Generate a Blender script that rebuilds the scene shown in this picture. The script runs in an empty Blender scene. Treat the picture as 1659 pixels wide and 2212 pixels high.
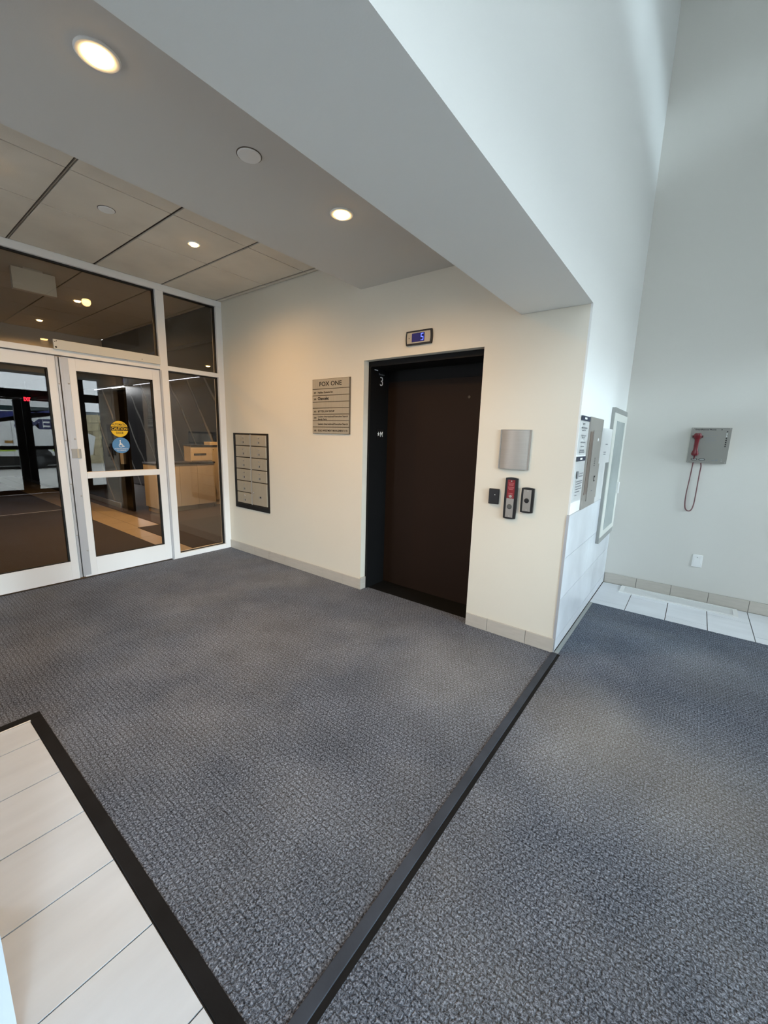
import bpy, bmesh, math, random
from mathutils import Vector, Matrix, Euler
random.seed(7)
SC = bpy.context.scene
COL = SC.collection

# ------------------------------------------------------------------ camera
W_PX, H_PX, F_PX = 1659, 2212, 871.43
cd = bpy.data.cameras.new('camera')
cd.sensor_fit = 'VERTICAL'; cd.sensor_height = 36.0
cd.lens = F_PX / H_PX * 36.0
cd.clip_start = 0.02; cd.clip_end = 200
cam = bpy.data.objects.new('camera', cd); COL.objects.link(cam)
cam.location = (4.72135, -2.85663, 1.48294)
cam.rotation_euler = (math.radians(79.34588), math.radians(-1.57846), math.radians(37.60901))
SC.camera = cam

# ------------------------------------------------------------------ sky, exposure
SKY = 8.2
wd = bpy.data.worlds.new('overcast_sky'); SC.world = wd; wd.use_nodes = True
nt = wd.node_tree; nt.nodes.clear()
o_ = nt.nodes.new('ShaderNodeOutputWorld'); b_ = nt.nodes.new('ShaderNodeBackground')
b_.inputs['Color'].default_value = (0.86, 0.92, 1.0, 1); b_.inputs['Strength'].default_value = SKY
nt.links.new(b_.outputs[0], o_.inputs[0])
vs = SC.view_settings
vs.view_transform = 'Standard'; vs.look = 'None'; vs.gamma = 1.0; vs.use_curve_mapping = False
vs.exposure = 0.0
sl = bpy.data.lights.new('hazy_sun', 'SUN'); sl.energy = 2.9; sl.angle = math.radians(12); sl.color = (.76, .90, 1.0)
so = bpy.data.objects.new('hazy_sun', sl); COL.objects.link(so); so.location = (20, -7, 20)
so.rotation_euler = Vector((-1, .33, -.27)).to_track_quat('-Z', 'Y').to_euler()
LAMP_SPOT = 62.0      # watts of each ceiling downlight
LAMP_LENS = 26.0
WARM = (1.0, 0.58, 0.23)

# ------------------------------------------------------------------ materials
def lin(c):
    return tuple((x/255/12.92 if x/255 <= .04045 else ((x/255+.055)/1.055)**2.4) for x in c)
MATS = {}
def mat(name, rgb, rough=.6, metal=0., spec=.5, var=0., vscale=8., bump=0., bscale=60., stretch=None, emit=None, estr=0.):
    if name in MATS: return MATS[name]
    m = bpy.data.materials.new(name); m.use_nodes = True
    t = m.node_tree; p = t.nodes['Principled BSDF']
    c = lin(rgb)
    p.inputs['Base Color'].default_value = (*c, 1)
    p.inputs['Roughness'].default_value = rough; p.inputs['Metallic'].default_value = metal
    p.inputs['Specular IOR Level'].default_value = spec
    if emit:
        p.inputs['Emission Color'].default_value = (*lin(emit), 1); p.inputs['Emission Strength'].default_value = estr
    tc = t.nodes.new('ShaderNodeTexCoord'); src = tc.outputs['Object']
    if stretch:
        mp = t.nodes.new('ShaderNodeMapping'); mp.inputs['Scale'].default_value = stretch
        t.links.new(src, mp.inputs['Vector']); src = mp.outputs['Vector']
    if var > 0:
        n = t.nodes.new('ShaderNodeTexNoise'); n.inputs['Scale'].default_value = vscale; n.inputs['Detail'].default_value = 5
        t.links.new(src, n.inputs['Vector'])
        r = t.nodes.new('ShaderNodeValToRGB')
        r.color_ramp.elements[0].position = .3; r.color_ramp.elements[1].position = .7
        r.color_ramp.elements[0].color = (*[x*(1-var) for x in c], 1)
        r.color_ramp.elements[1].color = (*[min(1, x*(1+var)) for x in c], 1)
        t.links.new(n.outputs['Fac'], r.inputs['Fac']); t.links.new(r.outputs['Color'], p.inputs['Base Color'])
    if bump > 0:
        n2 = t.nodes.new('ShaderNodeTexNoise'); n2.inputs['Scale'].default_value = bscale; n2.inputs['Detail'].default_value = 3
        t.links.new(src, n2.inputs['Vector'])
        b = t.nodes.new('ShaderNodeBump'); b.inputs['Strength'].default_value = bump; b.inputs['Distance'].default_value = .004
        t.links.new(n2.outputs['Fac'], b.inputs['Height']); t.links.new(b.outputs['Normal'], p.inputs['Normal'])
    MATS[name] = m
    return m

def glass(name, tint, refl=1.0, rough=0.0):
    if name in MATS: return MATS[name]
    m = bpy.data.materials.new(name); m.use_nodes = True
    t = m.node_tree; t.nodes.clear()
    o = t.nodes.new('ShaderNodeOutputMaterial'); mx = t.nodes.new('ShaderNodeMixShader')
    tr = t.nodes.new('ShaderNodeBsdfTransparent'); gl = t.nodes.new('ShaderNodeBsdfGlossy'); fr = t.nodes.new('ShaderNodeFresnel')
    fr.inputs['IOR'].default_value = 1.5
    mu = t.nodes.new('ShaderNodeMath'); mu.operation = 'MULTIPLY'; mu.inputs[1].default_value = refl
    tr.inputs['Color'].default_value = (*tint, 1); gl.inputs['Roughness'].default_value = rough
    t.links.new(fr.outputs[0], mu.inputs[0]); t.links.new(mu.outputs[0], mx.inputs[0])
    t.links.new(tr.outputs[0], mx.inputs[1]); t.links.new(gl.outputs[0], mx.inputs[2]); t.links.new(mx.outputs[0], o.inputs[0])
    MATS[name] = m
    return m

def carpet_mat(name, tan, worn=()):
    m = bpy.data.materials.new(name); m.use_nodes = True
    t = m.node_tree; p = t.nodes['Principled BSDF']; N = t.nodes.new; L = t.links.new
    p.inputs['Roughness'].default_value = .95; p.inputs['Specular IOR Level'].default_value = .1
    tc = N('ShaderNodeTexCoord'); co = tc.outputs['Object']
    mp = N('ShaderNodeMapping'); mp.inputs['Scale'].default_value = (1, .72, 1); L(co, mp.inputs['Vector'])
    fib = N('ShaderNodeTexNoise'); fib.inputs['Scale'].default_value = 150; fib.inputs['Detail'].default_value = 3; fib.inputs['Roughness'].default_value = .7; L(co, fib.inputs['Vector'])
    fr = N('ShaderNodeValToRGB'); e = fr.color_ramp.elements
    e[0].position = .34; e[0].color = (.016, .019, .027, 1); e[1].position = .70; e[1].color = (.33, .37, .45, 1)
    k = e.new(.5); k.color = (.117, .133, .165, 1)
    L(fib.outputs['Fac'], fr.inputs['Fac'])
    dn = N('ShaderNodeTexNoise'); dn.inputs['Scale'].default_value = 75; dn.inputs['Detail'].default_value = 2; L(co, dn.inputs['Vector'])
    da = N('ShaderNodeVectorMath'); da.operation = 'SCALE'; da.inputs['Scale'].default_value = .016; L(dn.outputs['Color'], da.inputs[0])
    db = N('ShaderNodeVectorMath'); db.operation = 'ADD'; L(co, db.inputs[0]); L(da.outputs['Vector'], db.inputs[1])
    vo = N('ShaderNodeTexBrick'); vo.offset = .5; vo.squash = 1; vo.inputs['Scale'].default_value = 1
    vo.inputs['Brick Width'].default_value = .027; vo.inputs['Row Height'].default_value = .0225; vo.inputs['Mortar Size'].default_value = .0036; vo.inputs['Mortar Smooth'].default_value = .9
    vo.inputs['Color1'].default_value = vo.inputs['Color2'].default_value = (1, 1, 1, 1); vo.inputs['Mortar'].default_value = (0, 0, 0, 1); L(db.outputs['Vector'], vo.inputs['Vector'])
    vr = N('ShaderNodeMapRange'); vr.inputs['From Min'].default_value = 0; vr.inputs['From Max'].default_value = 1; vr.inputs['To Min'].default_value = 1.10; vr.inputs['To Max'].default_value = .58; L(vo.outputs['Fac'], vr.inputs['Value'])
    mul = N('ShaderNodeMixRGB'); mul.blend_type = 'MULTIPLY'; mul.inputs['Fac'].default_value = 1; L(fr.outputs['Color'], mul.inputs['Color1']); L(vr.outputs['Result'], mul.inputs['Color2'])
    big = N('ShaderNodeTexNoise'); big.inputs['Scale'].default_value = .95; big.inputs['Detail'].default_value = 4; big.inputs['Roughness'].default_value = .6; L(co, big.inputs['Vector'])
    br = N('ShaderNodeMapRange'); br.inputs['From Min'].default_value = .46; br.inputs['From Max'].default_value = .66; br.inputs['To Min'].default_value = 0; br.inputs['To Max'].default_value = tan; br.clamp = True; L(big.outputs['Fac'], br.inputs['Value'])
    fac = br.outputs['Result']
    for (wx, wy, wr, wf) in worn:      # soft-edged lighter tan patches of the pile
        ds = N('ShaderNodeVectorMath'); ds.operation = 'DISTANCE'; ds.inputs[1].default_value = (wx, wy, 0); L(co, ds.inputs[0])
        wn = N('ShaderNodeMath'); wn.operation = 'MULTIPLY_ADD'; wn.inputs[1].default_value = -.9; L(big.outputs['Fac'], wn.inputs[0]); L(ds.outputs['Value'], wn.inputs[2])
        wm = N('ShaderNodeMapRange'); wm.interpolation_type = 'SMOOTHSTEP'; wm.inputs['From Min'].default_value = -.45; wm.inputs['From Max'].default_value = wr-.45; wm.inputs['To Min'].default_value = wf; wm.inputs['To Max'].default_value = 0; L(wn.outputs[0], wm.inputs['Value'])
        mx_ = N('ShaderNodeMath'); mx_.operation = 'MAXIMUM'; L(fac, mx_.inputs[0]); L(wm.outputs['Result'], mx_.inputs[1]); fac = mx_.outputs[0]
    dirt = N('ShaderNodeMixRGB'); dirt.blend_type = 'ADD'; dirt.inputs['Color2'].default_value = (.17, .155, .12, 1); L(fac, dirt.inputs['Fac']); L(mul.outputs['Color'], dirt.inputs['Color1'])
    mid = N('ShaderNodeTexNoise'); mid.inputs['Scale'].default_value = 2.6; mid.inputs['Detail'].default_value = 5; L(co, mid.inputs['Vector'])
    mr = N('ShaderNodeMapRange'); mr.inputs['From Min'].default_value = .3; mr.inputs['From Max'].default_value = .7; mr.inputs['To Min'].default_value = .86; mr.inputs['To Max'].default_value = 1.14; L(mid.outputs['Fac'], mr.inputs['Value'])
    m2 = N('ShaderNodeMixRGB'); m2.blend_type = 'MULTIPLY'; m2.inputs['Fac'].default_value = 1; L(dirt.outputs['Color'], m2.inputs['Color1']); L(mr.outputs['Result'], m2.inputs['Color2'])
    L(m2.outputs['Color'], p.inputs['Base Color'])
    ad = N('ShaderNodeMath'); ad.operation = 'MULTIPLY'; L(fib.outputs['Fac'], ad.inputs[0]); L(vr.outputs['Result'], ad.inputs[1])
    bp = N('ShaderNodeBump'); bp.inputs['Strength'].default_value = .8; bp.inputs['Distance'].default_value = .006; L(ad.outputs[0], bp.inputs['Height']); L(bp.outputs['Normal'], p.inputs['Normal'])
    return m

def marble_mat():
    m = bpy.data.materials.new('black_marble'); m.use_nodes = True
    t = m.node_tree; p = t.nodes['Principled BSDF']; N = t.nodes.new; L = t.links.new
    p.inputs['Roughness'].default_value = .22
    tc = N('ShaderNodeTexCoord'); mp = N('ShaderNodeMapping'); mp.inputs['Rotation'].default_value = (0, math.radians(35), .4); L(tc.outputs['Object'], mp.inputs['Vector'])
    n = N('ShaderNodeTexNoise'); n.inputs['Scale'].default_value = 1.3; n.inputs['Detail'].default_value = 6; L(mp.outputs['Vector'], n.inputs['Vector'])
    w = N('ShaderNodeTexWave'); w.inputs['Scale'].default_value = .55; w.inputs['Distortion'].default_value = 3.5; w.inputs['Detail'].default_value = 3; w.inputs['Detail Scale'].default_value = .7; L(mp.outputs['Vector'], w.inputs['Vector'])
    r = N('ShaderNodeValToRGB'); e = r.color_ramp.elements
    e[0].position = .0; e[0].color = (.008, .0085, .011, 1); e[1].position = 1; e[1].color = (.30, .29, .27, 1)
    k = e.new(.955); k.color = (.011, .012, .015, 1); L(w.outputs['Fac'], r.inputs['Fac'])
    mx = N('ShaderNodeMixRGB'); mx.blend_type = 'MULTIPLY'; mx.inputs['Fac'].default_value = .5; L(r.outputs['Color'], mx.inputs['Color1']); L(n.outputs['Fac'], mx.inputs['Color2'])
    L(mx.outputs['Color'], p.inputs['Base Color'])
    return m

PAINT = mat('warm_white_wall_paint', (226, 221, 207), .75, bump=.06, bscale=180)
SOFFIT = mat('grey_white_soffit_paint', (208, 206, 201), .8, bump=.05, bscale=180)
ATRIUM = mat('cool_white_wall_paint', (232, 234, 232), .7, bump=.05, bscale=160)
PHONEWALL = mat('pale_grey_wall_paint', (212, 210, 203), .6, bump=.05, bscale=160)
CEILTILE = mat('white_ceiling_tile', (216, 208, 194), .9, var=.06, vscale=3., bump=.2, bscale=220)
GRID = mat('ceiling_joint_grey', (92, 84, 74), .8)
SLOT = mat('dark_ceiling_slot', (58, 50, 44), .8)
SLOTIN = mat('ceiling_slot_inner', (150, 140, 126), .7)
ALU = mat('satin_aluminium', (238, 238, 237), .42, .1, bump=.03, bscale=300)
ALU_D = mat('dull_aluminium_stile', (196, 198, 202), .38, .35)
GASKET = mat('black_rubber_gasket', (14, 13, 13), .6)
STEEL = mat('brushed_steel', (176, 172, 166), .45, .4, var=.05, vscale=6, stretch=(1, 1, 40))
STEEL_D = mat('dull_steel', (188, 178, 158), .42, .35, var=.06, vscale=5, stretch=(30, 1, 1))
STEEL_S = mat('satin_intercom_steel', (162, 158, 152), .42, .5, var=.04, vscale=4)
BLACKM = mat('black_metal_paint', (17, 18, 19), .6, spec=.2)
BLACKP = mat('black_plastic', (17, 17, 18), .35)
ELEV = mat('dark_brown_elevator_door', (36, 24, 16), .6, spec=.2, var=.08, vscale=1.4, bump=.02, bscale=240)
RUBBER = mat('black_rubber_edge', (28, 28, 29), .8, spec=.15, var=.2, vscale=9, bump=.1, bscale=120)
STRIPM = mat('grey_vinyl_transition', (64, 70, 80), .7, spec=.2, var=.2, vscale=6, bump=.15, bscale=70)
TILE = mat('light_grey_porcelain', (204, 212, 220), .38, var=.05, vscale=2.2, stretch=(6, 1, 1))
TILE2 = mat('white_grey_porcelain', (226, 229, 233), .32, var=.05, vscale=2.5, stretch=(1, 4, 1))
TILEW = mat('marbled_wall_tile', (206, 211, 216), .28, var=.11, vscale=3.2)
BASET = mat('beige_grey_skirting_tile', (190, 184, 174), .45, var=.05, vscale=9, stretch=(1, 1, 6))
GROUT = mat('dark_grout', (84, 80, 76), .9)
WHITE = mat('white_plastic', (232, 233, 231), .4)
OFFWHITE = mat('off_white_metal', (214, 212, 202), .5)
PAPER = mat('white_paper', (240, 241, 240), .8)
INK = mat('black_ink', (30, 28, 27), .7)
INKG = mat('grey_ink', (126, 128, 132), .7)
NAVY = mat('navy_print', (34, 42, 62), .6)
RED = mat('red_phone_plastic', (104, 8, 22), .35)
REDP = mat('red_fire_plate', (128, 18, 30), .45)
REDC = mat('dark_red_cord', (104, 22, 36), .45)
YELLOW = mat('yellow_sticker', (236, 196, 30), .5)
BLUE = mat('blue_sticker', (80, 138, 192), .5)
GREYFL = mat('grey_cabinet_flange', (150, 153, 150), .45)
CREAM = mat('cream_cabinet_door', (218, 221, 214), .45)
LENS = mat('lit_lamp_lens', (255, 240, 210), .5, emit=(255, 206, 130), estr=LAMP_LENS)
SCREEN = mat('dark_blue_screen', (6, 8, 60), .25, emit=(8, 10, 90), estr=.6)
DIGIT = mat('lit_blue_digit', (90, 110, 255), .5, emit=(90, 110, 255), estr=2.0)
EXITRED = mat('lit_red_letters', (255, 40, 50), .5, emit=(255, 40, 60), estr=4.0)
WOOD = mat('pale_wood_laminate', (190, 178, 158), .5, var=.08, vscale=4, stretch=(1, 1, .25))
COUNTER = mat('dark_counter_top', (34, 28, 26), .3)
TAN = mat('tan_floor_tile', (158, 145, 124), .42, var=.06, vscale=3)
MATDARK = mat('dark_entrance_mat', (58, 48, 44), .9, bump=.3, bscale=200)
DARKWALL = mat('dark_brown_wall', (44, 37, 31), .7)
DARKCEIL = mat('brown_grey_lobby_ceiling', (200, 196, 186), .85)
FRAMEB = mat('black_bronze_frame', (26, 27, 28), .4, .2)
CONC = mat('light_concrete', (205, 203, 198), .9, var=.12, vscale=1.2)
STONE = mat('tan_stone', (190, 178, 146), .9, var=.25, vscale=5, bump=.5, bscale=14)
FACADE = mat('grey_facade', (112, 122, 128), .8, var=.25, vscale=1.1)
VANW = mat('white_vehicle_paint', (222, 224, 224), .3)
VANB = mat('navy_vehicle_stripe', (22, 34, 104), .35)
VANG = mat('lime_vehicle_stripe', (160, 188, 60), .4)
VANT = mat('dark_teal_window', (20, 44, 46), .15)
TYRE = mat('black_tyre', (16, 16, 17), .8)
AMBER = mat('amber_marker', (150, 110, 40), .3)
GL_IN = glass('storefront_glass', (.93, .91, .88), 1.4)
GL_OUT = glass('window_glass', (.93, .96, .96), 1.0)
GL_CAB = mat('frosted_cabinet_pane', (158, 170, 170), .25, var=.12, vscale=2.)
LEDBAR = mat('lit_led_strip', (230, 236, 255), .5, emit=(225, 232, 255), estr=2.5)
MARBLE = marble_mat()
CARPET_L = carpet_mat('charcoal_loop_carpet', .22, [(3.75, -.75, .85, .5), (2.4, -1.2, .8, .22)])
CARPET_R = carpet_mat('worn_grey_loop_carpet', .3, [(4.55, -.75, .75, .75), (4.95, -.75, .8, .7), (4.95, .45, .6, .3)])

# ------------------------------------------------------------------ builders
class MB:
    """collects solids in world coordinates; build() links them as ONE mesh object"""
    def __init__(s): s.bm = bmesh.new()
    def box(s, x0, x1, y0, y1, z0, z1, bev=0., M=None):
        b = bmesh.new(); bmesh.ops.create_cube(b, size=1)
        for v in b.verts:
            v.co = Vector(((x0+x1)/2 + v.co.x*(x1-x0), (y0+y1)/2 + v.co.y*(y1-y0), (z0+z1)/2 + v.co.z*(z1-z0)))
        if bev > 0: bmesh.ops.bevel(b, geom=b.edges[:], offset=bev, segments=2, affect='EDGES', profile=.5)
        return s._add(b, M)
    def _add(s, b, M=None):
        if M is not None: bmesh.ops.transform(b, matrix=M, verts=b.verts)
        me = bpy.data.meshes.new('t'); b.to_mesh(me); b.free(); s.bm.from_mesh(me); bpy.data.meshes.remove(me)
        return s
    def lathe(s, prof, origin, axis, seg=32):
        """prof: (radius, height) pairs turned about axis at origin"""
        b = bmesh.new(); rows = []
        for r, h in prof:
            rows.append([b.verts.new((r*math.cos(2*math.pi*i/seg), r*math.sin(2*math.pi*i/seg), h)) for i in range(seg)])
        for a, c in zip(rows, rows[1:]):
            for i in range(seg): b.faces.new((a[i], a[(i+1) % seg], c[(i+1) % seg], c[i]))
        if prof[0][0] > 1e-6: b.faces.new(list(reversed(rows[0])))
        if prof[-1][0] > 1e-6: b.faces.new(rows[-1])
        bmesh.ops.remove_doubles(b, verts=b.verts, dist=1e-6)
        q = Vector((0, 0, 1)).rotation_difference(Vector(axis))
        return s._add(b, Matrix.Translation(origin) @ q.to_matrix().to_4x4())
    def prism(s, pts, M, depth):
        """polygon pts (u,v) extruded along local +w by depth; M maps local to world"""
        b = bmesh.new(); a = [b.verts.new((u, v, 0)) for u, v in pts]; c = [b.verts.new((u, v, depth)) for u, v in pts]
        n = len(pts)
        b.faces.new(list(reversed(a))); b.faces.new(c)
        for i in range(n): b.faces.new((a[i], a[(i+1) % n], c[(i+1) % n], c[i]))
        return s._add(b, M)
    def tube(s, pts, r, seg=6):
        b = bmesh.new(); rows = []; P = [Vector(p) for p in pts]; n0 = None
        for i, p in enumerate(P):
            t = (P[min(i+1, len(P)-1)] - P[max(i-1, 0)]).normalized()
            if n0 is None: n0 = t.orthogonal().normalized()
            n0 = (n0 - t*n0.dot(t)).normalized(); b2 = t.cross(n0)
            rows.append([b.verts.new(p + r*(math.cos(2*math.pi*k/seg)*n0 + math.sin(2*math.pi*k/seg)*b2)) for k in range(seg)])
        for a, c in zip(rows, rows[1:]):
            for k in range(seg): b.faces.new((a[k], a[(k+1) % seg], c[(k+1) % seg], c[k]))
        b.faces.new(list(reversed(rows[0]))); b.faces.new(rows[-1])
        return s._add(b)
    def mesh(s, me, M=None):
        b = bmesh.new(); b.from_mesh(me); return s._add(b, M)
    def build(s, name, m, parent=None, smooth=False):
        bmesh.ops.recalc_face_normals(s.bm, faces=s.bm.faces)
        off = wloc(parent)
        for v in s.bm.verts: v.co -= off
        me = bpy.data.meshes.new(name); s.bm.to_mesh(me); s.bm.free()
        me.materials.append(m)
        if smooth:
            for f in me.polygons: f.use_smooth = True
            try: me.set_sharp_from_angle(angle=math.radians(35))
            except Exception: pass
        o = bpy.data.objects.new(name, me); COL.objects.link(o)
        if parent: o.parent = parent
        return o
def wloc(o):
    v = Vector((0, 0, 0))
    while o is not None: v = v + o.location; o = o.parent
    return v
def B(name, m, parent, *bx, bev=0.):
    q = MB()
    for b in bx: q.box(*b, bev=bev)
    return q.build(name, m, parent)
def tag(o, label, cat, group=None):
    o['label'] = label; o['category'] = cat
    if group: o['group'] = group
    return o
def thing(name, loc, label, cat, group=None):
    o = bpy.data.objects.new(name, None); o.empty_display_size = .05; COL.objects.link(o); o.location = loc
    return tag(o, label, cat, group)
def struct(o): o['kind'] = 'structure'; return o
def dup(root, loc, label=None, group=None):
    r = root.copy(); COL.objects.link(r); r.location = loc
    if label: r['label'] = label
    if group: r['group'] = group
    for ch in list(root.children):
        c = ch.copy(); COL.objects.link(c); c.parent = r
        for g in ch.children:
            d = g.copy(); COL.objects.link(d); d.parent = c
    return r
def basis(o, face):
    """frame on a wall: u to the viewer's right, v up, w out of the wall"""
    R = {'-y': ((1, 0, 0), (0, 0, 1), (0, -1, 0)), '+x': ((0, 1, 0), (0, 0, 1), (1, 0, 0)), '-x': ((0, -1, 0), (0, 0, 1), (-1, 0, 0))}[face]
    return Matrix(((R[0][0], R[1][0], R[2][0], o[0]), (R[0][1], R[1][1], R[2][1], o[1]), (R[0][2], R[1][2], R[2][2], o[2]), (0, 0, 0, 1)))
def text_into(q, s, o, face, h, width=None, align='LEFT', depth=.0006, bold=0., sx=1.):
    """adds the letters of s to the builder q; o is the baseline point on the wall"""
    cu = bpy.data.curves.new('t', 'FONT'); cu.body = s; cu.size = h/.70; cu.extrude = depth; cu.align_x = align; cu.offset = bold; cu.resolution_u = 3
    ob = bpy.data.objects.new('t', cu)
    me = bpy.data.meshes.new_from_object(ob)
    if width:
        xs = [v.co.x for v in me.vertices]; sx = width/max(1e-6, max(xs)-min(xs))
    q.mesh(me, basis(o, face) @ Matrix.Diagonal((sx, 1, 1, 1)))
    bpy.data.objects.remove(ob); bpy.data.curves.remove(cu); bpy.data.meshes.remove(me)
    return q
def text(name, s, o, face, h, m, parent, **k):
    return text_into(MB(), s, o, face, h, **k).build(name, m, parent)

# ------------------------------------------------------------------ main planes
XE0, XE1, X3, X2, X1 = 2.2763, 3.4091, 4.0986, 3.6576, 2.2304
ZT, ZB, ZM, Y2, ZR = 2.9777, 2.7225, 2.3122, 1.9226, 2.134
XD, YB, ZA = 6.88, -7.0, 8.0

# ------------------------------------------------------------------ floor
fl = struct(B('floor', GROUT, None, (-11.4, 6.98, YB, 2.6, -.2, -.005)))
xs = [2.205, 2.393, 2.697, 2.998, 3.294, 3.596, 3.891, 4.086]
for i in range(7):
    y = -2.486 - (0.0 if i % 2 else .0)
    first = True
    while y > -5.2:
        l = .6
        if first and i % 2 == 0: l = .6
        B('tile', TILE, fl, (xs[i]+.0025, xs[i+1]-.0025, max(y-l, -5.2)+.0025, y-.0025, -.012, .001))
        y -= l; first = False
fx = [4.1015, 4.389, 4.690, 4.980, 5.273, 5.568, 5.863, 6.158, 6.453, 6.748, 6.875]
VX0, VX1, VY0, VY1 = 4.277, 5.20, 1.672, 1.892
for i in range(10):
    cuts = [1.192, 1.305, 1.905] if i % 2 == 0 else [1.192, 1.605, 1.905]
    for a, b in zip(cuts, cuts[1:]):
        B('tile', TILE2, fl, (fx[i]+.003, fx[i+1]-.003, a+.003, b-.003, -.012, .001))
trim_names = []
bd = struct(B('trim_1', RUBBER, None, (2.148, 2.195, -5.2, -2.4375, -.01, .0045), (2.195, 4.086, -2.484, -2.4375, -.01, .0045), bev=.0015))
struct(B('trim_2', ALU, None, (2.1955, 2.2045, -5.2, -2.4845, -.01, .003)))
struct(B('trim_3', STRIPM, None, (4.0875, 4.1265, -5.2, -.008, -.01, .005), bev=.002))
struct(B('trim_4', RUBBER, None, (4.127, 4.1455, -5.2, -.008, -.01, .002)))
struct(B('trim_5', GREYFL, None, (4.104, 4.130, 0, 1.19, -.01, .003)))
q = MB()
q.prism([(0.03, -5.2), (2.1475, -5.2), (2.1475, -2.437), (4.087, -2.437), (4.087, -.0125), (XE1-.002, -.0125), (XE1-.002, .09), (XE0+.002, .09), (XE0+.002, -.0125), (0.03, -.0125)], Matrix.Translation((0, 0, -.012)), .0125)
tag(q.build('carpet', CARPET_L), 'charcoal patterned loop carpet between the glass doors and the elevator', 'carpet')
q = MB()
q.prism([(4.146, -5.2), (6.875, -5.2), (6.875, 1.19), (4.131, 1.19), (4.131, -.006), (4.146, -.006)], Matrix.Translation((0, 0, -.012)), .0125)
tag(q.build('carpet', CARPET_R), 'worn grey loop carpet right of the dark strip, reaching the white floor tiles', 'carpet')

# ------------------------------------------------------------------ walls and ceilings
q = MB()
q.prism([(.02, -.1), (XE0, -.1), (XE0, ZR), (XE1, ZR), (XE1, -.1), (X3-.012, -.1), (X3-.012, ZM-.001), (X2, ZM-.001), (X2, ZT+.05), (.02, ZT+.05)], basis((0, .065, 0), '-y'), .065)
q.box(-.04, XE0-.001, .0651, .45, -.1, ZT+.2); q.box(XE0-.01, XE1+.01, .0651, .45, ZR+.001, ZT+.2); q.box(XE0-.01, XE1+.01, .42, .5, -.1, ZR+.1); q.box(XE1+.001, X3-.012, .0651, Y2, -.1, ZM-.001)
WB = struct(q.build('wall_back', PAINT))
WU = struct(B('wall_upper', ATRIUM, None, (X2, X3, YB, Y2, ZM, ZA), (X3-.012, X3, .0, Y2, .997, ZM)))
WR = struct(B('wall_right', PHONEWALL, None, (X3-.3, XD+.1, Y2, Y2+.15, -.1, ZA)))
struct(B('wall_rear', ATRIUM, None, (-.1, 4.4, YB-.15, YB, -.1, ZA), (6.7, XD+.1, YB-.15, YB, -.1, ZA), (4.4, 6.7, YB-.15, YB, -.1, 2.3), (4.4, 6.7, YB-.15, YB, 5.5, ZA)))
struct(B('wall_pillar', mat('pale_blue_grey_paint', (176, 186, 196), .7), None, (3.15, 3.611, -3.25, -2.797, -.005, ZM)))
# wainscot tiles on the pier side
rows = [(.003, .09), (.09, .39), (.39, .69), (.69, .99)]
for k, (z0, z1) in enumerate(rows):
    cuts = [0.004, 1.2, Y2] if k % 2 else [0.004, .79, Y2]
    for a, b in zip(cuts, cuts[1:]):
        B('tile', TILEW, WB, (X3-.012, X3, a+.0015, b-.0015, z0+.0015, z1-.0015), bev=.001)
struct(B('trim_6', ALU_D, None, (X3-.014, X3+.003, -.004, .004, 0.003, .995), (X3-.014, X3+.003, .004, Y2, .990, .996)))
# ceilings
CE = struct(B('ceiling', SLOT, None, (-.05, X1, YB, .2, ZT+.012, ZT+.2)))
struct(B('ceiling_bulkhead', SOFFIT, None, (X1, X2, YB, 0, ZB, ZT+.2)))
struct(B('ceiling_atrium', ATRIUM, None, (X2, XD+.1, YB, Y2+.15, ZA, ZA+.15)))
gy = [-.003, -.06] + [-.06-.605*i for i in range(1, 11)]
gx = [.003, .05, .952, 1.562, 2.228]
for j in range(len(gy)-1):
    for i in range(len(gx)-1):
        g = .009 if True else 0
        B('panel', CEILTILE, CE, (gx[i]+.0045, gx[i+1]-.0045, gy[j+1]+.011, gy[j]-.011, ZT, ZT+.012), bev=.0015)
for j in range(1, len(gy)-1):
    if j >= 4: B('slot_bar', SLOTIN, CE, (.004, X1-.001, gy[j]-.0025, gy[j]+.0025, ZT-.001, ZT+.012))

# ------------------------------------------------------------------ skirting tiles
def skirting(name, wall_y, xs_, h, face_y):
    r = struct(B(name, GROUT, None, (xs_[0], xs_[-1], wall_y-.004, wall_y-.0002, .0005, h-.002)))
    for a, b in zip(xs_, xs_[1:]):
        B('tile', BASET, r, (a+.0015, b-.0015, face_y, wall_y-.004, .0005, h), bev=.0015)
    return r
skirting('baseboard_back', 0, [.035, .245, .546, .848, 1.147, 1.449, 1.757, 2.045, XE0], .105, -.012)
skirting('baseboard_pier', 0, [XE1+.003, 3.594, 3.893, X3-.003], .102, -.012)
skirting('baseboard_right', Y2, [4.104, 4.397, 4.692, 4.984, 5.276, 5.57, 5.865, 6.16, 6.455, 6.75, 6.875], .108, Y2-.013)
struct(B('baseboard_jamb', BASET, None, (XE0, XE0+.012, -.011, .064, .0005, .118), bev=.0015))

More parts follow.
